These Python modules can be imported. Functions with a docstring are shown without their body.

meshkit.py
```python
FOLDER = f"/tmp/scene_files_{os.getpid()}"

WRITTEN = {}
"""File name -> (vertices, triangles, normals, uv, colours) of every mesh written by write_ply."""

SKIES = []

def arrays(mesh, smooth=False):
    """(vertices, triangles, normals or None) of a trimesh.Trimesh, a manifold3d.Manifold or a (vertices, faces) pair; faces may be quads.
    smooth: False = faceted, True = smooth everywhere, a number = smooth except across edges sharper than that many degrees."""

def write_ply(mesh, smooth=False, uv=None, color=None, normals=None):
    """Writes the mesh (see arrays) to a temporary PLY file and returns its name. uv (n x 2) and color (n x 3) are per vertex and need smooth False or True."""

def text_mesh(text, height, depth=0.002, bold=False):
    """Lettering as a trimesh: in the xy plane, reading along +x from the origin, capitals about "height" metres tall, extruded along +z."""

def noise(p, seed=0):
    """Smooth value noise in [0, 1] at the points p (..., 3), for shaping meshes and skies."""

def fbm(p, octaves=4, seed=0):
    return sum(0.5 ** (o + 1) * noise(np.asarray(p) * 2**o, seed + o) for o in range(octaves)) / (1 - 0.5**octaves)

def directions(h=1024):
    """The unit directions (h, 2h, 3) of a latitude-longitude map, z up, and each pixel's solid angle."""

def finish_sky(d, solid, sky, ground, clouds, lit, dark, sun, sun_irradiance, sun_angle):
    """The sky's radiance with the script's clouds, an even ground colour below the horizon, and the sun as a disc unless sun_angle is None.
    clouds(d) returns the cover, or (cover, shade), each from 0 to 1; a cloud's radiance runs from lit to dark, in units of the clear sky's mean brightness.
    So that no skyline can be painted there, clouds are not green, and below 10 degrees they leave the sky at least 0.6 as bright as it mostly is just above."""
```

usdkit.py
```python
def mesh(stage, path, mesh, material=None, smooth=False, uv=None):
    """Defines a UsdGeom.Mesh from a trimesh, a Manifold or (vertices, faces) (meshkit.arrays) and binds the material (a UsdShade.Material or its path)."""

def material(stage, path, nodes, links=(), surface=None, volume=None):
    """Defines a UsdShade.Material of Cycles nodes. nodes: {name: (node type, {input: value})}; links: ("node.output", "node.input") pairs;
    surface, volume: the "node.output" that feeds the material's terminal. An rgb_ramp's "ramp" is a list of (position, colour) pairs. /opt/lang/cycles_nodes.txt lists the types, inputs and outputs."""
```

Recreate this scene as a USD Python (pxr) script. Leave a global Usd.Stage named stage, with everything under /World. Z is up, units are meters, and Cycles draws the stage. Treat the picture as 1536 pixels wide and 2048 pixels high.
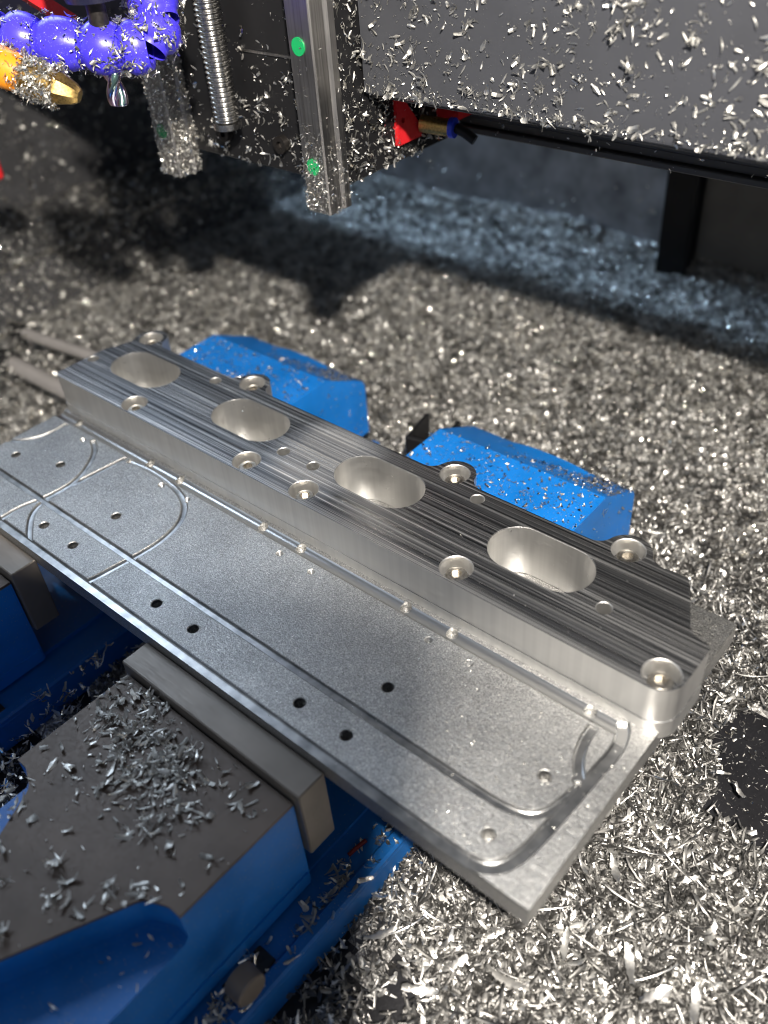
import math, numpy as np, trimesh, usdkit, meshkit
from pxr import Usd, UsdGeom, UsdLux, UsdShade, Gf, Sdf, Vt
from manifold3d import Manifold, CrossSection
from shapely.geometry import Polygon, LineString, Point, box as sbox
from shapely.ops import unary_union

stage = Usd.Stage.CreateInMemory()
UsdGeom.SetStageUpAxis(stage, UsdGeom.Tokens.z)
UsdGeom.SetStageMetersPerUnit(stage, 1.0)
UsdGeom.Xform.Define(stage, '/World')
UsdGeom.Scope.Define(stage, '/World/Looks')
MM = 0.001
# ------------------------------------------------------------------ camera
CR = np.array([[0.7579846659, 0.6486943372, -0.0682268503], [0.3785992246, -0.5227202565, -0.7638233831], [-0.5311514599, 0.5531357793, -0.6418091121]])
CC = np.array([0.3850388473, -0.2245928518, 0.2432683318])
FPX = 1788.58
cam = UsdGeom.Camera.Define(stage, '/World/camera')
M = Gf.Matrix4d(*[float(x) for x in (*CR[0], 0, *(-CR[1]), 0, *(-CR[2]), 0, *CC, 1)])
cam.AddTransformOp().Set(M)
HA = 36.0
cam.CreateHorizontalApertureAttr(HA)
cam.CreateVerticalApertureAttr(HA * 4 / 3)
cam.CreateFocalLengthAttr(HA * FPX / 1536)
cam.CreateClippingRangeAttr(Gf.Vec2f(0.005, 50))
cam.CreateFocusDistanceAttr(0.385)
cam.CreateFStopAttr(8.5)
cam.CreateExposureAttr(0.10)

# ------------------------------------------------------------------ light: a work lamp over the shoulder, cool room light
LAMP = np.array([0.51, -0.31, 0.50])
key = UsdLux.SphereLight.Define(stage, '/World/work_lamp_light')
key.CreateRadiusAttr(0.011)
key.AddTranslateOp().Set(Gf.Vec3d(*map(float, LAMP)))
key.CreateNormalizeAttr(True)
key.CreateIntensityAttr(16.3)
key.CreateColorAttr(Gf.Vec3f(1.0, 0.93, 0.84))
dome = UsdLux.DomeLight.Define(stage, '/World/room_light')
dome.CreateIntensityAttr(1.0)
usdkit.material(stage, '/World/Looks/room_air', {
    't': ('texture_coordinate', {}), 's': ('separate_xyz', {}),
    'r': ('rgb_ramp', {'ramp': [(0, (0.05, 0.05, 0.05)), (0.5, (0.20, 0.21, 0.24)), (0.7, (0.24, 0.27, 0.33)), (1, (0.12, 0.13, 0.15))]}),
    'm': ('map_range', {'from_min': -1.0, 'from_max': 1.0, 'to_min': 0.0, 'to_max': 1.0}),
    'b': ('background_shader', {'strength': 0.74})},
    [('t.generated', 's.vector'), ('s.z', 'm.value'), ('m.result', 'r.fac'), ('r.color', 'b.color')], surface='b.background')
UsdShade.MaterialBindingAPI.Apply(dome.GetPrim()).Bind(UsdShade.Material.Get(stage, '/World/Looks/room_air'))
win = UsdLux.RectLight.Define(stage, '/World/window_light')
win.CreateWidthAttr(1.5); win.CreateHeightAttr(1.2); win.CreateNormalizeAttr(True)
win.CreateIntensityAttr(15.0); win.CreateColorAttr(Gf.Vec3f(0.68, 0.82, 1.0))

def aim(prim, pos, target):
    pos = np.array(pos, float); z = pos - np.array(target, float); z /= np.linalg.norm(z)
    x = np.cross([0, 0, 1.0], z); x /= np.linalg.norm(x); y = np.cross(z, x)
    UsdGeom.Xformable(prim).AddTransformOp().Set(Gf.Matrix4d(*[float(q) for q in (*x, 0, *y, 0, *z, 0, *pos, 1)]))
aim(win, (-1.35, 0.62, 1.15), (0.05, -0.05, 0))
rear_strip = UsdLux.RectLight.Define(stage, '/World/rooflight')  # added unseen strip behind the gantry, gives the wall a blue skylight
rear_strip.CreateWidthAttr(0.20); rear_strip.CreateHeightAttr(0.03); rear_strip.CreateNormalizeAttr(True)
rear_strip.CreateIntensityAttr(0.55); rear_strip.CreateColorAttr(Gf.Vec3f(0.50, 0.72, 1.0))
aim(rear_strip, (-0.15, 0.434, 0.44), (-0.15, 0.440, 0))

win2 = UsdLux.RectLight.Define(stage, '/World/side_window_light')  # added unseen fill that brightens and cools the front of the bar
win2.CreateWidthAttr(1.4); win2.CreateHeightAttr(1.0); win2.CreateNormalizeAttr(True)
win2.CreateIntensityAttr(1.2); win2.CreateColorAttr(Gf.Vec3f(0.74, 0.86, 1.0))
aim(win2, (-1.3, -1.15, 0.75), (0.1, -0.03, 0))
# ------------------------------------------------------------------ helpers
used = {}
def numbered(parent, name):
    k = (parent, name); n = used.get(k, -1) + 1; used[k] = n
    return name if n == 0 else f'{name}_{n:03d}'
def tagp(p, label=None, cat=None, group=None, kind=None):
    for k, v in (('label', label), ('category', cat), ('group', group), ('kind', kind)):
        if v: p.SetCustomDataByKey(k, v)
def thing(name, label, cat, at=(0, 0, 0), group=None):
    path = '/World/' + numbered('/World', name)
    x = UsdGeom.Xform.Define(stage, path); x.AddTranslateOp().Set(Gf.Vec3d(*map(float, at)))
    tagp(x.GetPrim(), label, cat, group)
    ORIG[path] = np.array(at, float)
    return path
ORIG = {}
def root_of(p): return '/'.join(p.split('/')[:3])
def part(parent, name, mesh, mat, smooth=30, label=None, kind=None):
    """mesh in world coordinates"""
    path = parent + '/' + numbered(parent, name)
    v, f, _ = meshkit.arrays(mesh)
    v = v - ORIG.get(root_of(parent), np.zeros(3))
    m = usdkit.mesh(stage, path, (v, f), mat, smooth=smooth)
    tagp(m.GetPrim(), label, kind=kind)
    return path
def single(name, mesh, mat, label=None, cat=None, group=None, kind=None, smooth=30):
    path = '/World/' + numbered('/World', name)
    m = usdkit.mesh(stage, path, mesh, mat, smooth=smooth)
    tagp(m.GetPrim(), label, cat, group, kind)
    return path
def cs(poly):
    polys = getattr(poly, 'geoms', [poly]); rings = []
    for p in polys:
        p = Polygon(p.exterior, p.interiors)
        ext = np.array(p.exterior.coords)[:-1]
        if not p.exterior.is_ccw: ext = ext[::-1]
        rings.append(ext)
        for r in p.interiors:
            q = np.array(r.coords)[:-1]
            rings.append(q[::-1] if r.is_ccw else q)
    return CrossSection(rings)
def ext(poly, z0, z1):
    """poly in mm -> Manifold in mm between z0 and z1"""
    return Manifold.extrude(cs(poly), z1 - z0).translate((0, 0, z0))
def cyl(x, y, z0, z1, r, n=40, r2=None):
    return Manifold.cylinder(z1 - z0, r, r if r2 is None else r2, n).translate((x, y, z0))
def bx(x0, x1, y0, y1, z0, z1):
    return Manifold.cube((x1 - x0, y1 - y0, z1 - z0)).translate((x0, y0, z0))
def rbx(x0, x1, y0, y1, z0, z1, r=0.6):
    """box with chamfered edges"""
    c = []
    for a in (0, 1):
        for b in (0, 1):
            for d in (0, 1):
                X, Y, Z = (x0, x1)[a], (y0, y1)[b], (z0, z1)[d]
                sx, sy, sz = (r, -r)[a], (r, -r)[b], (r, -r)[d]
                c += [(X, Y + sy, Z + sz), (X + sx, Y, Z + sz), (X + sx, Y + sy, Z)]
    return Manifold.hull_points(np.array(c, float))
def mm(m): return m.scale((MM, MM, MM))
def ray(u, v): return CR.T @ np.array([(u - 768) / FPX, (v - 1024) / FPX, 1.0])
def at_depth(u, v, d): return CC + d * ray(u, v)
def at_plane(u, v, ax, val):
    d = ray(u, v); i = 'xyz'.index(ax); return CC + (val - CC[i]) / d[i] * d
def project(P):
    X = (np.atleast_2d(P) - CC) @ CR.T
    return 768 + FPX * X[:, 0] / X[:, 2], 1024 + FPX * X[:, 1] / X[:, 2], X[:, 2]
def tube(pts, rad, n=16, closed_ends=True):
    pts = np.array(pts, float); rad = np.broadcast_to(rad, len(pts))
    t = np.gradient(pts, axis=0); t /= np.linalg.norm(t, axis=1, keepdims=True)
    ref = np.array([0, 0, 1.0]) if abs(t[0][2]) < 0.9 else np.array([1.0, 0, 0])
    u = np.cross(ref, t[0]); u /= np.linalg.norm(u); V = []; a = np.linspace(0, 2 * np.pi, n, endpoint=False)
    for i in range(len(pts)):
        u = u - t[i] * np.dot(u, t[i]); u /= np.linalg.norm(u); w = np.cross(t[i], u)
        V.append(pts[i] + rad[i] * (np.cos(a)[:, None] * u + np.sin(a)[:, None] * w))
    V = np.vstack(V); F = []
    for i in range(len(pts) - 1):
        for k in range(n):
            A, B = i * n + k, i * n + (k + 1) % n
            F += [(A, B, B + n), (A, B + n, A + n)]
    if closed_ends:
        V = np.vstack([V, pts[0], pts[-1]]); c0, c1 = len(V) - 2, len(V) - 1; L = (len(pts) - 1) * n
        for k in range(n):
            F += [(c0, (k + 1) % n, k), (c1, L + k, L + (k + 1) % n)]
    return trimesh.Trimesh(V, np.array(F), process=False)

# ------------------------------------------------------------------ materials
def mat(name, nodes, links, surface='p.BSDF'):
    return usdkit.material(stage, '/World/Looks/' + name, nodes, links, surface=surface)
def rough_metal(name, col, rough=(0.3, 0.45), scale=(400, 400, 400), bump=0.15, metallic=1.0, detail=3, dist=0.0002, var=0.12, spec=None):
    c = np.array(col)
    return mat(name, {
        'g': ('geometry', {}), 'm': ('mapping', {'scale': scale}), 'n': ('noise_texture', {'scale': 1.0, 'detail': float(detail), 'roughness': 0.6}),
        'n2': ('noise_texture', {'scale': 45.0, 'detail': 4.0}),
        'c': ('rgb_ramp', {'ramp': [(0.25, tuple(c * (1 - var))), (0.75, tuple(np.minimum(c * (1 + var), 1)))]}),
        'r': ('map_range', {'from_min': 0.3, 'from_max': 0.7, 'to_min': rough[0], 'to_max': rough[1], 'clamp': True}),
        'b': ('bump', {'strength': bump, 'distance': dist}),
        'p': ('principled_bsdf', {'metallic': metallic, **({} if spec is None else {'specular_ior_level': spec})})},
        [('g.position', 'm.vector'), ('m.vector', 'n.vector'), ('g.position', 'n2.vector'), ('n2.fac', 'c.fac'), ('c.color', 'p.base_color'),
         ('n.fac', 'r.value'), ('r.result', 'p.roughness'), ('n.fac', 'b.height'), ('b.normal', 'p.normal')])
def scuffed(name, col, rough=0.38, dust=(0.28, 0.29, 0.30)):
    c = np.array(col)
    return mat(name, {'g': ('geometry', {}), 'n': ('noise_texture', {'scale': 26.0, 'detail': 5.0, 'roughness': 0.65}), 'f': ('noise_texture', {'scale': 1700.0, 'detail': 2.0}), 'm': ('mapping', {'scale': (90.0, 1500.0, 300.0), 'rotation': (0.2, 0.3, 0.7)}), 's': ('noise_texture', {'scale': 1.0, 'detail': 2.0}),
        'peel': ('noise_texture', {'scale': 420.0, 'detail': 2.0}),
        'c': ('rgb_ramp', {'ramp': [(0.3, tuple(c * 0.78)), (0.7, tuple(c * 1.12))]}), 'fd': ('rgb_ramp', {'ramp': [(0.66, (0, 0, 0)), (0.72, (0.75, 0.75, 0.75))]}), 'sd': ('rgb_ramp', {'ramp': [(0.70, (0, 0, 0)), (0.74, (0.30, 0.30, 0.30))]}),
        'mx': ('mix_color', {'b': dust}), 'mx2': ('mix_color', {'b': tuple(c * 0.5 + 0.12)}), 'r': ('map_range', {'from_min': 0.3, 'from_max': 0.7, 'to_min': rough * 0.8, 'to_max': rough * 1.35, 'clamp': True}),
        'b': ('bump', {'strength': 0.22, 'distance': 0.0003}), 'p': ('principled_bsdf', {})},
        [('g.position', 'n.vector'), ('g.position', 'f.vector'), ('g.position', 'm.vector'), ('m.vector', 's.vector'), ('g.position', 'peel.vector'), ('n.fac', 'c.fac'), ('f.fac', 'fd.fac'), ('s.fac', 'sd.fac'),
         ('c.color', 'mx.a'), ('fd.color', 'mx.fac'), ('mx.result', 'mx2.a'), ('sd.color', 'mx2.fac'), ('mx2.result', 'p.base_color'), ('n.fac', 'r.value'), ('r.result', 'p.roughness'), ('peel.fac', 'b.height'), ('b.normal', 'p.normal')])
def paint(name, col, rough=0.35, bump=0.05, var=0.15, scale=900, coat=0.0):
    return rough_metal(name, col, (rough * 0.85, min(1, rough * 1.2)), (scale,) * 3, bump, 0.0, 2, 0.0002, var)

ZPM = -0.0223
# milled bar: long streaks along x on the top, fine tool lines round the walls
M_BAR = mat('milled_aluminium', {
    'g': ('geometry', {}), 'sn': ('separate_xyz', {}),
    'up': ('math', {'math_type': 'greater_than', 'value2': 0.7}),
    'ms': ('mapping', {'scale': (1.6, 640.0, 200.0)}), 'ns': ('noise_texture', {'scale': 1.0, 'detail': 3.0, 'roughness': 0.6, 'distortion': 0.1}), 'ml': ('mapping', {'scale': (0.9, 430.0, 60.0), 'location': (0.3, 0.4, 0)}), 'nl': ('noise_texture', {'scale': 1.0, 'detail': 2.0, 'roughness': 0.8}), 'mb': ('mapping', {'scale': (9.0, 500.0, 60.0)}), 'nb': ('noise_texture', {'scale': 1.0, 'detail': 2.0}), 'lb': ('map_range', {'from_min': 0.36, 'from_max': 0.5, 'to_min': 0.5, 'to_max': 1.0, 'clamp': True}), 'rl': ('rgb_ramp', {'ramp': [(0.0, (0, 0, 0)), (0.385, (0, 0, 0)), (0.40, (1, 1, 1)), (0.415, (0, 0, 0)), (0.535, (0, 0, 0)), (0.55, (1, 1, 1)), (0.565, (0, 0, 0)), (0.62, (0, 0, 0)), (0.635, (0.8, 0.8, 0.8)), (0.65, (0, 0, 0))]}), 'lf': ('math', {'math_type': 'multiply'}), 'cl': ('mix_color', {'b': (0.85, 0.84, 0.82)}), 'rtl': ('mix_float', {'b': 0.52}),
    'ms2': ('mapping', {'scale': (3.0, 190.0, 60.0)}), 'ns2': ('noise_texture', {'scale': 1.0, 'detail': 2.0}),
    'pits': ('noise_texture', {'scale': 1500.0, 'detail': 3.0, 'roughness': 0.7}),
    'mw': ('mapping', {'scale': (60.0, 60.0, 2600.0)}), 'nw': ('noise_texture', {'scale': 1.0, 'detail': 3.0, 'roughness': 0.6}),
    'mv': ('mapping', {'scale': (420.0, 420.0, 10.0)}), 'nv': ('noise_texture', {'scale': 1.0, 'detail': 2.0}),
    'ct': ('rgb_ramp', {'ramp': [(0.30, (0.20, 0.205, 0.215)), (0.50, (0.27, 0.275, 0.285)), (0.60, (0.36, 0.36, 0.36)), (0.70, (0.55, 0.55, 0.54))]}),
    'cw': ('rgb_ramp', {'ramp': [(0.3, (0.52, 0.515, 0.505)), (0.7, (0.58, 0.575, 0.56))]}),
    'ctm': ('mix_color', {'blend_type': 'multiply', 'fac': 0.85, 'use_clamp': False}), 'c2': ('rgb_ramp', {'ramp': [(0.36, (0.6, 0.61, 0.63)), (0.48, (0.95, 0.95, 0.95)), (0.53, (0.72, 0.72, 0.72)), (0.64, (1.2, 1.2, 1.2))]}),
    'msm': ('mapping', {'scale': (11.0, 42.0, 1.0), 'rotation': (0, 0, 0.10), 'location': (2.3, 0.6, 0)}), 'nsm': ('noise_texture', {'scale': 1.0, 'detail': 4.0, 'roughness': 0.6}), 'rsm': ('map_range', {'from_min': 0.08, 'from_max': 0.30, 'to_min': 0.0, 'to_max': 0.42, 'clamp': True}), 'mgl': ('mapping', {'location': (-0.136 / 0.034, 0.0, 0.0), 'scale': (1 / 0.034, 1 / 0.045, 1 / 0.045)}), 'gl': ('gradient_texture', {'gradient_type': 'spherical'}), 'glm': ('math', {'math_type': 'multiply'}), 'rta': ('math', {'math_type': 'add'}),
    'col': ('mix_color', {}),
    'rt': ('map_range', {'from_min': 0.35, 'from_max': 0.66, 'to_min': 0.24, 'to_max': 0.46, 'clamp': True}),
    'rw': ('map_range', {'from_min': 0.3, 'from_max': 0.7, 'to_min': 0.42, 'to_max': 0.54, 'clamp': True}),
    'r': ('mix_float', {}),
    'ht': ('math', {'math_type': 'multiply_add', 'value2': 0.35}), 'hs': ('math', {'math_type': 'multiply', 'value2': 0.05}), 'hw': ('math', {'math_type': 'multiply_add', 'value2': 0.4}),
    'h': ('mix_float', {'use_clamp': False}),
    'b': ('bump', {'strength': 0.5, 'distance': 0.00018}),
    'p': ('principled_bsdf', {'metallic': 1.0})},
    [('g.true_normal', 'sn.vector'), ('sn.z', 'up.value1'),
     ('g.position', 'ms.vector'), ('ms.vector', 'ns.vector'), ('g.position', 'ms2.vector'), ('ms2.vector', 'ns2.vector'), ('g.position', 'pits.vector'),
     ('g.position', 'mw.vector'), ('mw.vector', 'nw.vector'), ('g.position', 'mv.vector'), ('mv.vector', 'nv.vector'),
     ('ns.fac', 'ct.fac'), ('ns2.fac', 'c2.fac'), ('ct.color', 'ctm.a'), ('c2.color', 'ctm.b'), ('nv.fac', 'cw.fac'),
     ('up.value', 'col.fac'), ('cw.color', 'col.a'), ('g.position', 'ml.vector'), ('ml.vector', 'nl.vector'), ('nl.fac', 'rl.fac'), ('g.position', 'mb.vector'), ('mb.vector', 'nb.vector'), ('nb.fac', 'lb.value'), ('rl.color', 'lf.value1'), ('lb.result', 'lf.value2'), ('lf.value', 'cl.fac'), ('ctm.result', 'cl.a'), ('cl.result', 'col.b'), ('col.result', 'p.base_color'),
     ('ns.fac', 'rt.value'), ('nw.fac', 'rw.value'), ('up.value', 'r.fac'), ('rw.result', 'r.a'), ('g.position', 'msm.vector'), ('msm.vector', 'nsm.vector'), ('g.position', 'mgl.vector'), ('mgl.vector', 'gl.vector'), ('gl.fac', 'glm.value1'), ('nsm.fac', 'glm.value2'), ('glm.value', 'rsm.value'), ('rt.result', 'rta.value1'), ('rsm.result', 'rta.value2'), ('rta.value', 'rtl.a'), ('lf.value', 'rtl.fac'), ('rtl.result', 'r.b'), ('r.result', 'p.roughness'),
     ('pits.fac', 'ht.value1'), ('ns.fac', 'ht.value3'), ('nw.fac', 'hw.value1'), ('nv.fac', 'hs.value1'), ('hs.value', 'hw.value3'),
     ('up.value', 'h.fac'), ('hw.value', 'h.a'), ('ht.value', 'h.b'), ('h.result', 'b.height'), ('b.normal', 'p.normal')])
# plate: satin, fine grain with a few bright specks
M_PLATE = mat('satin_aluminium_plate', {
    'g': ('geometry', {}), 'grain': ('noise_texture', {'scale': 1500.0, 'detail': 3.0, 'roughness': 0.7}),
    'mx': ('mapping', {'scale': (300.0, 800.0, 800.0), 'rotation': (0, 0, 0.25)}), 'brush': ('noise_texture', {'scale': 1.0, 'detail': 3.0, 'roughness': 0.65}),
    'cloud': ('noise_texture', {'scale': 28.0, 'detail': 4.0, 'roughness': 0.6}),
    'c': ('rgb_ramp', {'ramp': [(0.3, (0.38, 0.378, 0.372)), (0.7, (0.52, 0.517, 0.505))]}),
    'r': ('map_range', {'from_min': 0.3, 'from_max': 0.7, 'to_min': 0.38, 'to_max': 0.50, 'clamp': True}),
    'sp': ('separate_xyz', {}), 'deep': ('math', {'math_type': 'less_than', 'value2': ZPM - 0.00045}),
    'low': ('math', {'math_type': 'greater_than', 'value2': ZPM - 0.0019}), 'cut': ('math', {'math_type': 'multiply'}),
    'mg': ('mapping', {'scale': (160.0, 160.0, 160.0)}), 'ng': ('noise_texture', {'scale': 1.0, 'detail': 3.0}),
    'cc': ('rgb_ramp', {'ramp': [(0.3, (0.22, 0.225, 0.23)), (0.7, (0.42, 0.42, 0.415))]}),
    'gr': ('noise_texture', {'scale': 1900.0, 'detail': 1.0}), 'gc': ('rgb_ramp', {'ramp': [(0.32, (0.62, 0.62, 0.62)), (0.55, (1, 1, 1)), (0.66, (1.15, 1.15, 1.15)), (0.74, (1.75, 1.72, 1.62))]}), 'cm': ('mix_color', {'blend_type': 'multiply', 'fac': 1.0, 'use_clamp': False}),
    'chz': ('math', {'math_type': 'less_than', 'value2': ZPM - 0.00015}), 'chy': ('math', {'math_type': 'greater_than', 'value2': -0.0413}), 'ch': ('math', {'math_type': 'multiply'}), 'chb': ('math', {'math_type': 'multiply'}), 'col2': ('mix_color', {'b': (0.58, 0.58, 0.57)}), 'rr2': ('mix_float', {'b': 0.27}), 'hh2': ('mix_float', {'use_clamp': False, 'b': 0.5}),
    'notch': ('math', {'math_type': 'less_than', 'value2': -0.0418}), 'cut2': ('math', {'math_type': 'multiply'}),
    'col': ('mix_color', {}), 'rr': ('mix_float', {'b': 0.34}), 'hh': ('mix_float', {'use_clamp': False, 'b': 0.5}),
    'h': ('math', {'math_type': 'multiply_add', 'value2': 0.6}),
    'b': ('bump', {'strength': 0.8, 'distance': 0.0003}), 'p': ('principled_bsdf', {'metallic': 1.0})},
    [('g.position', 'grain.vector'), ('g.position', 'mx.vector'), ('mx.vector', 'brush.vector'), ('g.position', 'cloud.vector'),
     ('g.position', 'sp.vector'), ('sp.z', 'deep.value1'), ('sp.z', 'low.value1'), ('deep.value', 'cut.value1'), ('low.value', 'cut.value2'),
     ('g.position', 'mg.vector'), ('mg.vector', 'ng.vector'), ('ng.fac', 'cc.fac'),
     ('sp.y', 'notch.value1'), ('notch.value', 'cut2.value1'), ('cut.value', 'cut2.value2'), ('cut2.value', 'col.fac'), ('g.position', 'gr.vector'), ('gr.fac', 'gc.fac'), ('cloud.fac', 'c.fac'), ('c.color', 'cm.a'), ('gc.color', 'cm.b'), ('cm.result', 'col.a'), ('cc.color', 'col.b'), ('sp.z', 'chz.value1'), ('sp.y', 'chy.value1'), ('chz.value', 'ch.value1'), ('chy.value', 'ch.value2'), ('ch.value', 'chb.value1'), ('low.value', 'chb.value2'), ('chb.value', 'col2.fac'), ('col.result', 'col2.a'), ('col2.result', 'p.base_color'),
     ('brush.fac', 'r.value'), ('cut2.value', 'rr.fac'), ('r.result', 'rr.a'), ('rr.result', 'rr2.a'), ('chb.value', 'rr2.fac'), ('rr2.result', 'p.roughness'),
     ('brush.fac', 'h.value1'), ('grain.fac', 'h.value3'), ('cut2.value', 'hh.fac'), ('h.value', 'hh.a'), ('hh.result', 'hh2.a'), ('chb.value', 'hh2.fac'), ('hh2.result', 'b.height'), ('b.normal', 'p.normal')])
M_SCREW = rough_metal('zinc_screw', (0.50, 0.47, 0.42), (0.26, 0.40), (900, 900, 900), 0.1)
M_STEEL = rough_metal('ground_steel', (0.185, 0.162, 0.138), (0.38, 0.50), (120, 1500, 600), 0.2, metallic=0.35, var=0.2)
M_TOPSTEEL = rough_metal('oiled_brown_steel', (0.098, 0.074, 0.059), (0.40, 0.52), (700, 700, 700), 0.12, metallic=0.2, var=0.25, spec=0.35)
M_RAIL = rough_metal('rail_steel', (0.42, 0.405, 0.39), (0.28, 0.4), (900, 900, 25), 0.25, var=0.2)
M_SCREWROD = rough_metal('ball_screw_steel', (0.55, 0.54, 0.52), (0.18, 0.28), (500, 500, 500), 0.08)
M_BLUE = scuffed('blue_vise_paint', (0.004, 0.155, 0.52), 0.40)
M_BLUE_IN = scuffed('blue_casting_paint', (0.004, 0.125, 0.42), 0.44)
M_BLACK = rough_metal('black_anodised_plate', (0.010, 0.010, 0.011), (0.34, 0.48), (900,) * 3, 0.08, 0.0, 2, 0.0002, 0.2, spec=0.25)
M_TRAY = paint('black_tray_paint', (0.010, 0.010, 0.012), 0.42, 0.3, 0.3, 1200)
M_PANEL = paint('dark_grey_panel_paint', (0.046, 0.048, 0.055), 0.45, 0.1, 0.1, 2200)
M_BEAM = paint('black_beam_paint', (0.040, 0.038, 0.036), 0.40, 0.05, 0.2)
M_WALL = paint('grey_wall_paint', (0.40, 0.42, 0.45), 0.6, 0.3, 0.5, 120)
M_NAVY = paint('dark_navy_housing', (0.012, 0.012, 0.030), 0.35, 0.05, 0.2)
M_DARKPLATE = paint('dark_brown_plate_paint', (0.13, 0.12, 0.105), 0.5, 0.1, 0.2)
M_BEDSIDE = paint('grey_bed_paint', (0.050, 0.050, 0.053), 0.5, 0.2, 0.3, 600)
M_NUT = rough_metal('brown_black_steel', (0.18, 0.15, 0.125), (0.4, 0.5), (600, 600, 600), 0.15, metallic=0.3)
M_ROD = rough_metal('bright_steel_bar', (0.42, 0.40, 0.385), (0.35, 0.45), (300, 300, 300), 0.1, metallic=0.45)
M_HOSE = scuffed('violet_blue_hose_plastic', (0.056, 0.040, 0.66), 0.28, (0.30, 0.29, 0.50))
M_ORANGE = paint('orange_plastic', (0.72, 0.24, 0.012), 0.35, 0.03, 0.1)
M_RED = paint('red_paint', (0.55, 0.015, 0.02), 0.35, 0.05, 0.1)
M_DKRED = paint('dull_dark_red', (0.16, 0.012, 0.012), 0.5, 0.05, 0.1)
M_GREEN = paint('green_plug_plastic', (0.008, 0.30, 0.09), 0.4, 0.03, 0.1)
M_RINGBLUE = paint('blue_ring_plastic', (0.02, 0.05, 0.60), 0.35, 0.03, 0.1)
M_BRASS = rough_metal('brass', (0.50, 0.34, 0.12), (0.25, 0.4), (900, 900, 900), 0.15)
M_MILL = mat('iridescent_carbide', {'p': ('principled_bsdf', {'metallic': 1.0, 'base_color': (0.75, 0.75, 0.72), 'roughness': 0.14, 'thin_film_thickness': 430.0, 'thin_film_ior': 1.7})}, [])
M_DARKSTEEL = rough_metal('black_oxide_steel', (0.05, 0.045, 0.042), (0.3, 0.45), (600, 600, 600), 0.15, metallic=0.8)
M_PHONE = paint('phone_shell', (0.03, 0.03, 0.035), 0.3, 0.0, 0.05)
def chipmat(name, ramp, rough):
    return mat(name, {
        'o': ('object_info', {}), 'g': ('geometry', {}), 'n': ('noise_texture', {'scale': 900.0, 'detail': 2.0}),
        'ri': ('math', {'math_type': 'add'}), 'fr': ('math', {'math_type': 'fraction'}),
        'c': ('rgb_ramp', {'ramp': ramp}), 'r': ('map_range', {'from_min': 0, 'from_max': 1, 'to_min': rough[0], 'to_max': rough[1]}),
        'b': ('bump', {'strength': 0.35, 'distance': 0.0002}), 'p': ('principled_bsdf', {'metallic': 1.0})},
        [('o.random', 'ri.value1'), ('g.random_per_island', 'ri.value2'), ('ri.value', 'fr.value1'), ('fr.value', 'c.fac'), ('fr.value', 'r.value'),
         ('g.position', 'n.vector'), ('n.fac', 'b.height'), ('b.normal', 'p.normal'), ('c.color', 'p.base_color'), ('r.result', 'p.roughness')])
M_GLINT = chipmat('bright_aluminium_chips', [(0, (0.80, 0.77, 0.70)), (1, (0.95, 0.92, 0.84))], (0.08, 0.22))
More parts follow.
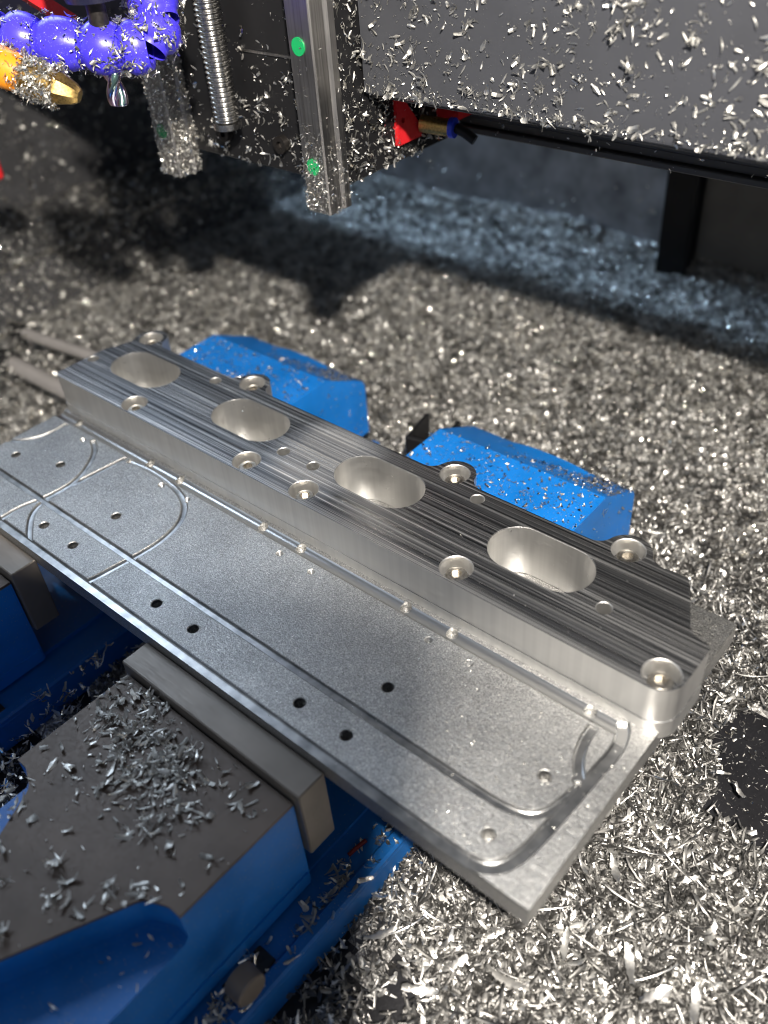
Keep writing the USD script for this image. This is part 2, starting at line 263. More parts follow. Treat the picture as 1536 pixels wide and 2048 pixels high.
M_FINES = mat('fine_swarf', {
    'g': ('geometry', {}), 'v': ('voronoi_texture', {'scale': 620.0}), 'n': ('noise_texture', {'scale': 900.0, 'detail': 3.0}),
    'c': ('rgb_ramp', {'ramp': [(0.0, (0.26, 0.255, 0.248)), (0.5, (0.46, 0.452, 0.438)), (1, (0.68, 0.67, 0.65))]}), 's': ('separate_xyz', {}),
    'a': ('math', {'math_type': 'multiply_add', 'value2': 0.5}),
    'b': ('bump', {'strength': 1.0, 'distance': 0.0012}), 'p': ('principled_bsdf', {'metallic': 0.6, 'roughness': 0.5})},
    [('g.position', 'v.vector'), ('g.position', 'n.vector'), ('v.color', 's.vector'), ('s.x', 'c.fac'), ('c.color', 'p.base_color'), ('n.fac', 'a.value1'), ('v.distance', 'a.value3'), ('a.value', 'b.height'), ('b.normal', 'p.normal')])
M_MID = chipmat('grey_aluminium_chips', [(0, (0.34, 0.335, 0.315)), (0.5, (0.50, 0.49, 0.46)), (1, (0.70, 0.685, 0.64))], (0.60, 0.36))
M_DIMMED = chipmat('dimmed_aluminium_chips', [(0, (0.125, 0.123, 0.118)), (0.6, (0.205, 0.20, 0.192)), (1, (0.35, 0.342, 0.328))], (0.62, 0.40))  # chip colour darkened for near ground, evens out the falloff of the lamp
M_CHIP = chipmat('aluminium_chips', [(0, (0.62, 0.61, 0.585)), (0.5, (0.80, 0.79, 0.76)), (1, (0.94, 0.925, 0.89))], (0.60, 0.36))

# ------------------------------------------------------------------ setting: tray, wall, side of the bed
rng = np.random.default_rng(7)
FLOOR = -0.108
single('tray_floor', mm(bx(-900, 800, -500, 470, FLOOR * 1000 - 20, FLOOR * 1000)), M_TRAY, kind='structure')
single('back_wall', mm(bx(-900, 800, 458, 480, FLOOR * 1000 + 0.1, 500)), M_WALL, kind='structure')
side = Manifold.hull_points(np.array([(-318, y, -108) for y in (-500, 457)] + [(-324, y, -60) for y in (-500, 457)] + [(-420, y, -52) for y in (-500, 457)] + [(-420, y, -108) for y in (-500, 457)], float))
single('bed_side', mm(side), M_BEDSIDE, kind='structure')
single('side_wall', mm(bx(-440, -421, -500, 457, -107, 420)), M_BEDSIDE, kind='structure')

# ------------------------------------------------------------------ machined workpiece
P = 84.0
wp = thing('machined_plate', 'bright aluminium plate with a raised bar of four oval ports, clamped in blue vises', 'metal part', (0.14, -0.04, -0.0320))
ZP = -22.3
plate = ext(Polygon([(-38, -111), (321, -111), (321, 33.7), (-38, 33.7)]), -32, ZP)
def groove(pts, r, depth):
    p = np.array(pts, float); keep = np.r_[True, np.linalg.norm(np.diff(p, axis=0), axis=1) > 0.05]; p = p[keep]
    t = np.gradient(p, axis=0); t /= np.linalg.norm(t, axis=1, keepdims=True); n = np.c_[-t[:, 1], t[:, 0]]
    sec = [(-r - 0.24, 1), (-r - 0.24, 0.02), (-r + 0.10, -0.40), (-r + 0.35, -depth * 0.85), (-r + 0.75, -depth), (r - 0.75, -depth), (r - 0.35, -depth * 0.85), (r - 0.10, -0.40), (r + 0.24, 0.02), (r + 0.24, 1)]
    k = len(sec); V = np.array([(*(q + m * a), ZP + z) for q, m in zip(p, n) for a, z in sec]); F = []
    for i in range(len(p) - 1):
        for j in range(k):
            A, B = i * k + j, i * k + (j + 1) % k
            F += [(A, B, B + k), (A, B + k, A + k)]
    for j in range(1, k - 1):
        F.append((0, j + 1, j)); L = (len(p) - 1) * k; F.append((L, L + j, L + j + 1))
    m = trimesh.Trimesh(V, np.array(F), process=False)
    if m.volume < 0: m.invert()
    from manifold3d import Mesh
    return Manifold(Mesh(np.array(m.vertices, np.float32), np.array(m.faces, np.uint32)))
def sm(pts, n=3):
    for _ in range(n):
        q = [pts[0]]
        for a, b in zip(pts[:-1], pts[1:]):
            a, b = np.array(a), np.array(b); q += [tuple(a * .75 + b * .25), tuple(a * .25 + b * .75)]
        pts = q + [pts[-1]]
    return pts
outer = sm([(-60, -109.6), (250, -109.6), (290, -109.6), (301, -109.0), (307, -104.5), (309.8, -96), (311.2, -81), (312.2, -58), (313.4, -46), (312, -38), (309, -33.5)])
inner = sm([(-60, -87.4), (250, -87.4), (286, -87.4), (297, -86.6), (303.5, -84.5), (307.6, -80), (309.6, -72), (310.8, -66)])
ringr = sm([(88.5, -111), (91, -106), (92.6, -95.3), (94.9, -81.9), (95.7, -70.5), (92.9, -58), (85.9, -49), (77, -44), (65.7, -41.5), (47, -40), (31.4, -42)], 2)
ringl = sm([(29, -41), (27.4, -51.6), (25.7, -64.7), (24.7, -71.9), (23.8, -82.7), (24.7, -90.7), (28.6, -97.5), (36.5, -103.6), (45.1, -109)], 2)
ringa = sm([(0, -42), (8.6, -46), (15.3, -53.4), (20.5, -61.9), (23.5, -70.2), (22.9, -82.1), (20.9, -89.7), (18.4, -97.7), (18.5, -109)], 2)
ringc = sm([(-25, -41), (-24.3, -51), (-27, -59), (-32, -66), (-40, -70)], 2)
arc = sm([(302, -41.3), (302.3, -47.7), (304, -54.3), (306.6, -59.5), (310, -63)], 2)
for g, r, d in ((outer, 2.4, 1.8), (inner, 1.75, 1.5), (ringr, 1.6, 1.2), (ringl, 1.6, 1.2), (ringa, 1.5, 1.2), (ringc, 1.5, 1.2), (arc, 2.0, 1.5)):
    plate = plate - groove(g, r, d)
plate = plate - Manifold.cylinder(352, 3.9, 3.9, 48).rotate((0, 90, 0)).translate((-40, -37.3, ZP + 2.4))
rowA = [(x, -98) for x in (-21, 40.4, 64.2, 126, 149.9, 211.4, 235, 297.2)]
rowB = [(-22.9, -74.2), (4.8, -65.1), (63.4, -73.1), (232.8, -72.4), (299.6, -68.9)]
for x, y in rowA + rowB:
    plate = plate - cyl(x, y, ZP - 6.5, ZP + 1, 2.35, 28) - cyl(x, y, ZP - 0.3, ZP + 0.05, 2.4, 28, 2.75)
for x in (-4.4, 62.2, 81.8, 146.1, 165.7, 230.4, 250, 312.7):
    plate = plate - cyl(x, -44.7, ZP - 2.2, ZP + 0.05, 0.15, 24, 1.9)
plate = plate - cyl(309.2, -63.5, ZP - 2.6, ZP + 0.05, 0.2, 28, 2.4)
for x in (-21.1, 42, 65.8, 126, 150.8, 211.6, 235.3, 297.5):
    plate = plate - cyl(x, -36, ZP - 3.6, ZP + 3, 2.5, 28)
plate = plate - ext(Polygon([(-39, -30), (324, -30), (324, -6), (313, 3), (303, 20), (-31, 20)]), -26, ZP + 1)
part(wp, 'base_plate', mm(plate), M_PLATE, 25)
core = Polygon([(-39, -32), (324.2, -32), (324.2, -3), (315, -1.5), (313.2, 3), (302.8, 23.5), (283, 22), (269, 21), (-26, 21), (-32, 15), (-38, 0)])
bar2 = unary_union([core] + [Point(x, 23.6).buffer(9.4, 24) for x in (-25.1, 60, 192.2, 277.05)])
bar2 = bar2.buffer(7, 16).buffer(-10.5, 16).buffer(3.5, 16)
bar2 = bar2.difference(sbox(308, -40, 330, -22).difference(Point(314.7, -22.5).buffer(9.5, 32)).difference(sbox(300, -40, 314.7, -20)))
bar = ext(bar2, -26 + 0.2, 0)
bar = bar + ext(bar2.buffer(0.28), -26 + 0.25, -17)
# small chamfer on the top rim of the bar
bolts = [(316.1, -24.2), (228.8, -24.0), (144.9, -24.2), (107.6, -24.2), (22.9, -24.6), (-25.1, 23.8), (60.0, 23.8), (192.2, 23.5), (277.05, 24.0)]
for i in range(4):
    st = unary_union([LineString([(i * P - 10.2, 0), (i * P + 10.2, 0)]).buffer(12.55, 48)])
    bar = bar - ext(st, -30, 1) - ext(st.buffer(0.25), -0.25, 1)
    plate_hole = st
for x, y in bolts:
    bar = bar - cyl(x, y, -7.6, 1, 6.55, 56) - cyl(x, y, -0.35, 0.02, 6.6, 56, 6.95) - cyl(x, y, -30, 0, 2.3, 24)
small = [(-34.4, -9.6), (41.6, 14.4), (116.9, -9.2), (136.2, -9.2), (210.6, 15.1), (285.2, -8.9)]
for x, y in small:
    bar = bar - cyl(x, y, -18, 1, 3.0, 32) - cyl(x, y, -0.3, 0.02, 3.0, 32, 3.3)
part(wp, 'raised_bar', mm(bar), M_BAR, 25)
for x, y in bolts:
    head = cyl(x, y, -7.5, -3.7, 4.3, 40) + cyl(x, y, -3.7, -3.2, 4.3, 40, 3.8)
    hx = Manifold.cylinder(3.2, 2.45, 2.45, 6).rotate((0, 0, 15 + 40 * rng.random())).translate((x, y, -5.9))
    part(wp, 'socket_screw', mm(head - hx + cyl(x, y, -7.55, -5.4, 3.2, 24)), M_SCREW, 30)

# ------------------------------------------------------------------ vises
def vise_parts(v):
    # coordinates in mm, world position of the right vise
    X0, X1 = 134.2, 235.0
    base = bx(141, 229, -330, 118, -107.9, -88) + rbx(X0 - 15, X1 + 15, -330, 112, -107.9, -90.0, 1.2)
    base = base + rbx(X1 + 8.8, X1 + 14.9, -330, 112, -107.8, -88.0, 1.0) + rbx(X0 - 14.9, X0 - 8.8, -330, 112, -107.8, -88, 1.0)
    part(v, 'base', mm(base), M_BLUE_IN, 30)
    body2 = Polygon([(X0 + 2.4, -125), (X0 + 2.4, -330), (X1 - 2.4, -330), (X1 - 2.4, -125)])
    body = ext(body2, -87.9, -36.2)
    # hollows on both shoulders of the movable body
    pk = Polygon([(X1 + 4, -176.5), (X1 - 8, -176.5), (X1 - 17, -180.5), (X1 - 37, -222), (X1 - 60, -270), (X1 - 60, -340), (X1 + 4, -340)])
    pk = pk.buffer(-6, 8).buffer(6, 8)
    pocket = ext(pk, -49, -20)
    for k in range(6):
        pocket = pocket + ext(pk.buffer(0.35 * k - 2.0), -51 + 0.4 * k * 1.0, -20)
    mir = pocket.mirror((1, 0, 0)).translate((X0 + X1, 0, 0))
    body = body - pocket - mir
    part(v, 'movable_body', mm(body), M_BLUE, 30)
    part(v, 'seam_strip', mm(bx(X1 - 2.5, X1 - 1.6, -330, -126, -87.8, -80.5)), M_BLUE, 30)
    top2 = body2.buffer(-0.05).difference(pk).difference(Polygon([(X0 + X1 - x, y) for x, y in pk.exterior.coords]))
    part(v, 'body_top', mm(ext(top2, -36.15, -34.8)), M_TOPSTEEL, 30, label='brown oiled steel top of the movable body')
    part(v, 'front_jaw', mm(rbx(133.5, 235.6, -124.2, -111.15, -67, -29.5, 0.5)), M_STEEL, 30)
    part(v, 'rear_jaw', mm(rbx(133.5, 235.6, 33.9, 47, -67, -33.5, 0.5)), M_STEEL, 30)
    fx = Manifold.hull_points(np.array([(x, y, z) for x in (X0, X1) for y, z in ((47.1, -35.2), (47.1, -89), (86, -34.6), (88, -36.5), (116, -50), (118, -54), (118, -89))], float))
    hump = []
    for a in np.linspace(0, np.pi, 15):
        hump += [(150 + 8 + 30 * (1 - np.cos(a)) / 1, 84, -44 + 6.5 * np.sin(a)), (150 + 8 + 30 * (1 - np.cos(a)), 112, -50 + 5.5 * np.sin(a))]
    fx = fx + Manifold.hull_points(np.array(hump, float))
    part(v, 'fixed_body', mm(fx), M_BLUE, 25)
    NY, NZ = [float(q) for q in at_plane(506, 1984, 'x', 0.2521)[1:] * 1000]; print('nut', NY, NZ)
    nut = Manifold.cylinder(7, 6.2, 6.2, 40).rotate((0, 90, 0)).translate((244.5, NY, NZ)) + Manifold.cylinder(.6, 6.2, 5.7, 40).rotate((0, 90, 0)).translate((251.5, NY, NZ))
    part(v, 'clamp_nut', mm(nut), M_NUT, 30)
    part(v, 'clamp_shoe', mm(rbx(234.5, 243.5, NY - 3, NY + 16, -89.95, -89.0, 0.4)), M_DARKSTEEL, 30)  # thin dark plate standing in for the shaded slot beside the nut
OV = np.array([0.1845, -0.05, FLOOR])
va = thing('machine_vise', 'blue machine vise nearest the camera, its front jaw and chip-strewn brown top in full view', 'vise', OV, 'machine vises holding the plate')
vise_parts(va)
vb = UsdGeom.Xform.Define(stage, '/World/machine_vise_001')
vb.GetPrim().GetReferences().AddInternalReference('/World/machine_vise')
vb.GetPrim().SetInstanceable(True)
vb.ClearXformOpOrder(); vb.GetPrim().GetAttribute('xformOp:translate').Set(Gf.Vec3d(float(OV[0] - 0.1858), float(OV[1]), float(OV[2])))
vb.SetXformOpOrder([UsdGeom.XformOp(vb.GetPrim().GetAttribute('xformOp:translate'))])
tagp(vb.GetPrim(), 'farther blue machine vise in shade under the left end of the plate', 'vise', 'machine vises holding the plate')

single('red_cord_piece', tube([[0.2368, -0.108, -0.0890], [0.2372, -0.104, -0.0889], [0.238, -0.099, -0.0890]], 0.0009, 10), M_DKRED, 'short dark red cord on the near vise base beside its jaw', 'cord')
# bracket behind the near vise, bars at the far end of the plate
br = thing('clamp_bracket', 'small black bracket with a blue lining standing in the chips behind the near blue block', 'bracket', (0.11, 0.12, FLOOR))
b = rbx(97, 121, 104, 132, -100, -62, 0.8) - bx(99.5, 118.5, 106.5, 140, -80, -61)
part(br, 'bracket_shell', mm(b.rotate((0, 0, 12)).translate((24, -24, 0))), M_BLACK)
def rods():
    for (a, b_, r, lab) in [((45, 665), (205, 719), 4.6, 'thin round steel bar at the left, farther of two lying on the chips'), ((22, 726), (150, 790), 6.2, 'thicker round steel bar at the left, running under the end of the plate')]:
        A = at_plane(*a, 'z', -0.074); B = at_plane(*b_, 'z', -0.074); d = (B - A) / np.linalg.norm(B - A)
        t = thing('steel_bar', lab, 'bar', A)
        part(t, 'shaft', tube([A, A + (B - A) * 0.5, B], r * MM, 24), M_ROD, 40)
        part(t, 'end_collar', tube([A - d * 0.010, A - d * 0.004, A + d * 0.004], (r + 2.2) * MM, 24), M_BLACK, 40)
rods()

# ------------------------------------------------------------------ gantry: carriage with rails and ball screw, cover panel, beam
zc = thing('spindle_carriage', 'black chip-spattered carriage block carrying two vertical rails and a ball screw', 'carriage', (0.02, 0.12, 0.0895))
part(zc, 'carriage_block', mm(rbx(-52, 87, 80, 165, 89.5, 420, 0.8)), M_BLACK)
part(zc, 'seam_groove', mm(bx(24, 75, 79.2, 80.2, 143.0, 144.0)), M_RAIL)
def rail(x0, x1, zb):
    xm = (x0 + x1) / 2; w = (x1 - x0) / 2
    prof = Polygon([(xm - w, 80), (xm - w, 76.5), (xm - w + 1.6, 75), (xm - w + 1.6, 71.5), (xm - w, 70), (xm - w, 66), (xm - w + 0.7, 65.2), (xm + w - 0.7, 65.2), (xm + w, 66), (xm + w, 70), (xm + w - 1.6, 71.5), (xm + w - 1.6, 75), (xm + w, 76.5), (xm + w, 80)])
    return ext(prof, zb, 420)
rl = part(zc, 'rail', mm(rail(-37, -22, 79)), M_RAIL, 20)
rr = part(zc, 'rail', mm(rail(74.6, 89.2, 81)), M_RAIL, 20)
def plug(parent, x, z):
    part(parent, 'hole_plug', mm(Manifold.cylinder(0.6, 3.7, 3.7, 36).rotate((90, 0, 0)).translate((x, 65.25, z))), M_GREEN)
plug(rr, 81.0, 153); plug(rr, 81.6, 102.5); plug(rl, -30, 102)
h = []; n = 900
zs = np.linspace(0.1135, 0.30, n); pitch = 0.0022
rad = 0.0058 + 0.00055 * np.cos(2 * np.pi * zs / pitch)
part(zc, 'ball_screw', tube(np.c_[np.full(n, 0.0215), np.full(n, 0.068), zs], rad, 28), M_SCREWROD, 60)
part(zc, 'screw_end', tube([[0.0215, 0.068, 0.1105], [0.0215, 0.068, 0.112], [0.0215, 0.068, 0.1134]], 0.0068, 28), M_SCREWROD, 40)
for (u, v_) in ((452, 265), (565, 288)):
    q = at_plane(u, v_, 'y', 0.079) * 1000
    hd = Manifold.cylinder(3.5, 4.2, 4.2, 32).rotate((90, 0, 0)).translate((q[0], 80, q[2])) - Manifold.cylinder(3, 2.1, 2.1, 6).rotate((90, 0, 0)).translate((q[0], 78.5, q[2]))
    part(zc, 'cap_screw', mm(hd), M_DARKSTEEL)
lim = thing('limit_switch', 'red bracket with a brass fitting and blue ring under the edge of the grey panel', 'switch', (0.09, 0.12, 0.1))
part(lim, 'red_bracket', mm((ext(Polygon([(117.0, 98), (117.0, 119.5), (122, 119.5), (135, 103), (135, 98)]), 87.2, 89.2)).rotate((90, 0, 90)) - Manifold.cylinder(20, 1.3, 1.3, 20).rotate((0, 90, 0)).translate((80, 121.5, 109))), M_RED)
part(lim, 'fitting', tube([[0.0895, 0.135, 0.104], [0.097, 0.137, 0.1035], [0.104, 0.139, 0.103]], 0.0042, 18), M_BRASS)
part(lim, 'blue_ring', tube([[0.1042, 0.139, 0.103], [0.1052, 0.1393, 0.103], [0.1068, 0.1397, 0.103]], 0.0048, 20), M_RINGBLUE)
part(lim, 'cable_end', tube([[0.107, 0.14, 0.103], [0.112, 0.141, 0.101], [0.117, 0.142, 0.098]], 0.0025, 14), M_BLACK)
part(lim, 'red_backing', mm(bx(87.2, 101, 150, 163, 103, 122)), M_RED)
pn = thing('gantry_cover', 'dark grey gantry cover panel sprinkled with large bright aluminium chips', 'panel', (0.45, 0.1, 0.125))
pp = [(95.2, 250), (95.2, 129.5), (95.8, 128), (97.5, 127), (100, 127), (110, 129), (110, 250)]
prof = Polygon(pp)
pan = Manifold.extrude(cs(prof), 900).rotate((90, 0, 90)).translate((89.4, 0, 0))
part(pn, 'cover_sheet', mm(pan), M_PANEL, 30)
part(pn, 'bottom_lip', mm(rbx(89.6, 985, 97.6, 164, 126.0, 128.6, 0.6)), M_BEAM)
bm = thing('gantry_beam', 'long black grooved beam running under the grey gantry cover', 'beam', (0.45, 0.2, 0.09))
part(bm, 'rear_cover', mm(rbx(-418, 990, 241, 404, 128, 330, 1)), M_BEAM)  # block added out of view, keeps the rear strip light off the floor
for k, (z0, z1, y0) in enumerate(((92, 95.2, 165), (95.4, 99.6, 168), (99.8, 104.2, 166), (104.4, 120, 169))):
    part(bm, 'beam_rib', mm(rbx(87.4, 990, y0, 240, z0, z1, 0.5)), M_BEAM)
pl = thing('spindle_housing', 'dark navy housing in shade behind the violet coolant hose', 'housing', (-0.3, 0.16, 0.1))
part(pl, 'housing_block', mm(rbx(-418, -54, 118, 200, 104, 310, 1.5)), M_NAVY)
part(pl, 'lower_rail', mm(rbx(-420, -54, 150, 240, 90, 103.8, 1.0)), M_BEAM)
pt = thing('support_post', 'dark square post standing against the grey wall below the beam', 'post', (0.1, 0.445, FLOOR))
part(pt, 'post_shaft', mm(rbx(84, 110, 438, 457.5, -107.9, 300, 1.5)), M_BLACK)
part(pt, 'post_foot', mm(rbx(81, 113, 432, 457.6, -107.95, -103, 1.0)), M_BLACK)
single('dark_cover', mm(rbx(111, 700, 450, 457.8, -107.6, 200, 1)), M_DARKPLATE, 'dark plate on the wall right of the square post', 'plate')

# spindle nose, cutter, hose, nozzle
sp = thing('spindle_nose', 'dark round spindle nose at the top edge above the violet hose', 'spindle', (0.028, 0.006, 0.187))
part(sp, 'nose', mm(cyl(28, 6, 187, 260, 21, 56) + cyl(28, 6, 184.5, 187, 16, 48, 20.5)), M_NAVY)
part(sp, 'collet_nut', mm(cyl(28, 6, 178, 184.4, 11, 24, 13)), M_NAVY)
em = thing('end_mill', 'small iridescent spiral cutter tip hanging below the violet hose', 'cutter', (0.028, 0.006, 0.137))
V = []; F = []; nz, na = 60, 48
for i in range(nz):
    z = 0.1375 + 0.027 * i / (nz - 1); tw = (z - 0.1375) / 0.024 * 2 * np.pi
    for k in range(na):
        a = 2 * np.pi * k / na
        r = 0.0044 * (0.42 + 0.58 * abs(np.cos(a - tw)) ** 0.9)
        V.append((0.028 + r * np.cos(a), 0.006 + r * np.sin(a), z + (0.0012 * abs(np.cos(a - tw)) if i == 0 else 0)))
for i in range(nz - 1):
    for k in range(na):
        A, B = i * na + k, i * na + (k + 1) % na
        F += [(A, B, B + na), (A, B + na, A + na)]
V += [(0.028, 0.006, 0.1378), (0.028, 0.006, 0.1645)]
for k in range(na):
    F += [(nz * na, (k + 1) % na, k), (nz * na + 1, (nz - 1) * na + k, (nz - 1) * na + (k + 1) % na)]
part(em, 'flutes', trimesh.Trimesh(np.array(V), np.array(F), process=False), M_MILL, 50)
part(em, 'shank', mm(cyl(28, 6, 164, 178, 4.0, 32)), M_DARKSTEEL)
ho = thing('coolant_hose', 'violet blue coolant hose made of ball segments, bending up at the right', 'hose', at_depth(150, 90, 0.37))
HD = 0.372
def hp(u, v_, d=HD): return at_depth(u, v_, d)
def ball(a, b, r, neck=0.72):
    a, b = np.array(a), np.array(b)
    prof = [(-0.12, neck * 0.98), (-0.02, neck), (0.06, neck * 1.0), (0.12, 0.78), (0.25, 0.93), (0.42, 1.0), (0.62, 1.0), (0.80, 0.95), (0.94, 0.87), (1.0, 0.84), (1.0, 0.70), (0.97, 0.60)]
    pts = np.array([a + (b - a) * t for t, _ in prof]); pts += (b - a) * np.linspace(0, 1e-4, len(prof))[:, None]
    d = (b - a) / np.linalg.norm(b - a)
    t_ = np.array([d] * len(prof)); u = np.cross([0, 0, 1.0], d); u /= np.linalg.norm(u); w = np.cross(d, u); n_ = 36
    aa = np.linspace(0, 2 * np.pi, n_, endpoint=False)
    VV = np.vstack([p + r * s * (np.cos(aa)[:, None] * u + np.sin(aa)[:, None] * w) for p, (_, s) in zip(pts, prof)])
    FF = []
    for i in range(len(prof) - 1):
        for k in range(n_):
            A, B = i * n_ + k, i * n_ + (k + 1) % n_
            FF += [(A, B, B + n_), (A, B + n_, A + n_)]
    return trimesh.Trimesh(VV, np.array(FF), process=False)
joints = [(-65, 66), (8, 72), (76, 84), (164, 92), (240, 98), (300, 92), (322, 40), (290, -30)]
for (a, b_) in zip(joints[:-1], joints[1:]):
    part(ho, 'hose_segment', ball(hp(*a), hp(*b_), 0.0105), M_HOSE, 35)
nz_ = thing('coolant_nozzle', 'brass nozzle with an orange collar caked in fine chips under the violet hose', 'nozzle', at_depth(80, 165, 0.365))
A, B = at_depth(-40, 118, 0.362), at_depth(160, 192, 0.366)
d = B - A
part(nz_, 'collar', tube([A, A + d * .25, A + d * .40, A + d * .44], [0.0080, 0.0080, 0.0074, 0.0068], 30), M_ORANGE, 35)
part(nz_, 'knurled_sleeve', tube([A + d * .44, A + d * .47, A + d * .48, A + d * .50, A + d * .51, A + d * .74, A + d * .75], [0.0074, 0.0074, 0.0066, 0.0066, 0.0070, 0.0069, 0.0062], 22), M_BRASS, 20)
part(nz_, 'tip', tube([A + d * .75, A + d * .80, A + d * .94, A + d], [0.0066, 0.0066, 0.0046, 0.0028], 8), M_BRASS, 20)
rs = thing('red_strap', 'dark red strap passing behind the violet hose at the top left', 'strap', at_depth(100, 20, 0.43))
ra, rb_ = at_depth(40, -22, 0.43), at_depth(150, 48, 0.43)
part(rs, 'strap_band', tube([ra, (ra + rb_) / 2, rb_], 0.0045, 4), M_RED, 20)
rc = thing('red_clamp', 'dull red clamp end at the left edge above the chip-covered ledge', 'clamp', at_depth(-10, 340, 0.60))
q = at_depth(-12, 330, 0.60) * 1000
part(rc, 'clamp_body', mm(rbx(q[0] - 16, q[0] + 3, q[1] - 12, q[1] + 4, q[2] - 10, q[2] + 9, 2)), M_RED)
part(rc, 'clamp_stem', mm(rbx(q[0] - 130, q[0] - 16.2, q[1] - 8, q[1], q[2] - 5, q[2] + 4, 1)), M_BLACK)

# the phone that takes the picture (behind the lens, throws the shade on the near vise)
ph = thing('phone', 'phone held over the plate while taking the picture', 'phone', CC)
def phone_mesh():
    b = rbx(-100, 0, -160, 0, 1.6, 9.6, 2.2).rotate((0, 0, -12)).translate((24, 41, 0))
    m = trimesh.Trimesh(*meshkit.arrays(mm(b))[:2], process=False)
    v = m.vertices; R3 = np.stack([CR[0], -CR[1], -CR[2]])
    return trimesh.Trimesh(CC + v @ R3, m.faces, process=False)
part(ph, 'phone_body', phone_mesh(), M_PHONE)

# ------------------------------------------------------------------ chips
def chip_mesh(L, W, curl, twist, taper, seed, rows=5, thick=0.00012):
    r = np.random.default_rng(seed); s = np.linspace(-0.5, 0.5, rows); V = []
    ang = 0.0; p = np.zeros(3); pts = []
    for i in range(rows):
        a = curl * s[i]
        pts.append((L * (np.sin(a) / max(abs(curl), 1e-3) * np.sign(curl) if abs(curl) > 1e-3 else s[i]), 0, L * (1 - np.cos(a)) / max(abs(curl), 1e-3)))
    pts = np.array(pts)
    for i in range(rows):
        w = W * (1 - taper * abs(2 * s[i]) ** 1.5) * (0.6 + 0.7 * r.random()) / 2
        tw = twist * s[i]
        c, sn = np.cos(tw), np.sin(tw)
        V += [pts[i] + np.array([0.5 * W * (r.random() - .5), -w * c, -w * sn]), pts[i] + np.array([0, 0, 0.12 * W]), pts[i] + np.array([0.1 * W * (r.random() - .5), w * c, w * sn])]
    V = np.array(V); F = []
    for i in range(rows - 1):
        for k in range(2):
            A = i * 3 + k
            F += [(A, A + 1, A + 4), (A, A + 4, A + 3)]
    return V, np.array(F)
def rand_rot(r, tilt):
    yaw = r.uniform(0, 2 * np.pi); ax = r.uniform(0, 2 * np.pi); t = abs(r.normal(0, tilt))
    a = trimesh.transformations.rotation_matrix(yaw, [0, 0, 1]); b = trimesh.transformations.rotation_matrix(t, [np.cos(ax), np.sin(ax), 0])
    return (b @ a)[:3, :3]
def one(r, size, fine=False):
    L = size * r.uniform(0.55, 1.9); W = min(L, size) * r.uniform(0.14, 0.42)
    return chip_mesh(L, W, r.uniform(-2.2, 2.2), r.uniform(-1.2, 1.2), r.uniform(0.2, 0.8), int(r.integers(1 << 30)), rows=4)
def flake(r, size):
    L = size * r.uniform(0.5, 1.5); W = L * r.uniform(0.2, 0.6)
    return chip_mesh(L, W, r.uniform(-1.8, 1.8), r.uniform(-1.3, 1.3), r.uniform(0.1, 0.6), int(r.integers(1 << 30)), rows=5)
def join(parts_):
    V, F, o = [], [], 0
    for v, f in parts_:
        V.append(v); F.append(f + o); o += len(v)
    return np.vstack(V), np.vstack(F)
def clump(seed, n, size, spread, height, tilt, fl=0.15):
    r = np.random.default_rng(seed); ps = []
    for _ in range(n):
        v, f = (flake(r, size * 0.8) if r.random() < fl else one(r, size)); v = v @ rand_rot(r, tilt).T
        rr = spread * math.sqrt(r.random()); a = r.uniform(0, 2 * np.pi)
        ps.append((v + [rr * math.cos(a), rr * math.sin(a), r.uniform(0, height)], f))
    return join(ps)
def quat(R3):
    q = trimesh.transformations.quaternion_from_matrix(np.block([[R3, np.zeros((3, 1))], [np.zeros((1, 3)), np.ones((1, 1))]]))
    return q
def quats_from(yaw, nrm):
    """many orientations: z axis to nrm, then yaw about it"""
    nrm = nrm / np.linalg.norm(nrm, axis=1, keepdims=True)
    w = 1 + nrm[:, 2]; q = np.c_[w, -nrm[:, 1], nrm[:, 0], np.zeros(len(w))]
    q[w < 1e-4] = [0, 1, 0, 0]; q /= np.linalg.norm(q, axis=1, keepdims=True)
    c, s = np.cos(yaw / 2), np.sin(yaw / 2)
    return np.c_[q[:, 0] * c - q[:, 3] * s, q[:, 1] * c + q[:, 2] * s, q[:, 2] * c - q[:, 1] * s, q[:, 0] * s + q[:, 3] * c]
def instancer(name, label, cat, protos, pos, q, sc, idx, material=None):
    path = '/World/' + numbered('/World', name)
    pi = UsdGeom.PointInstancer.Define(stage, path)
    tagp(pi.GetPrim(), label, cat, kind='stuff')
    tg = []
    for k, (v, f) in enumerate(protos):
        pth = f'{path}/chip' + (f'_{k:03d}' if k else '')
        usdkit.mesh(stage, pth, (v, f), material[k] if material else (M_GLINT if k % 8 == 5 else M_CHIP), smooth=28); tg.append(pth)
    pi.CreatePrototypesRel().SetTargets([Sdf.Path(t) for t in tg])
    pi.CreateProtoIndicesAttr(Vt.IntArray.FromNumpy(np.asarray(idx, np.int32)))
    pi.CreatePositionsAttr(Vt.Vec3fArray.FromNumpy(np.asarray(pos, np.float32)))
    pi.CreateOrientationsAttr(Vt.QuathArray([Gf.Quath(float(a), float(b), float(c), float(d)) for a, b, c, d in q]))
    pi.CreateScalesAttr(Vt.Vec3fArray.FromNumpy(np.repeat(np.asarray(sc, np.float32)[:, None], 3, 1)))

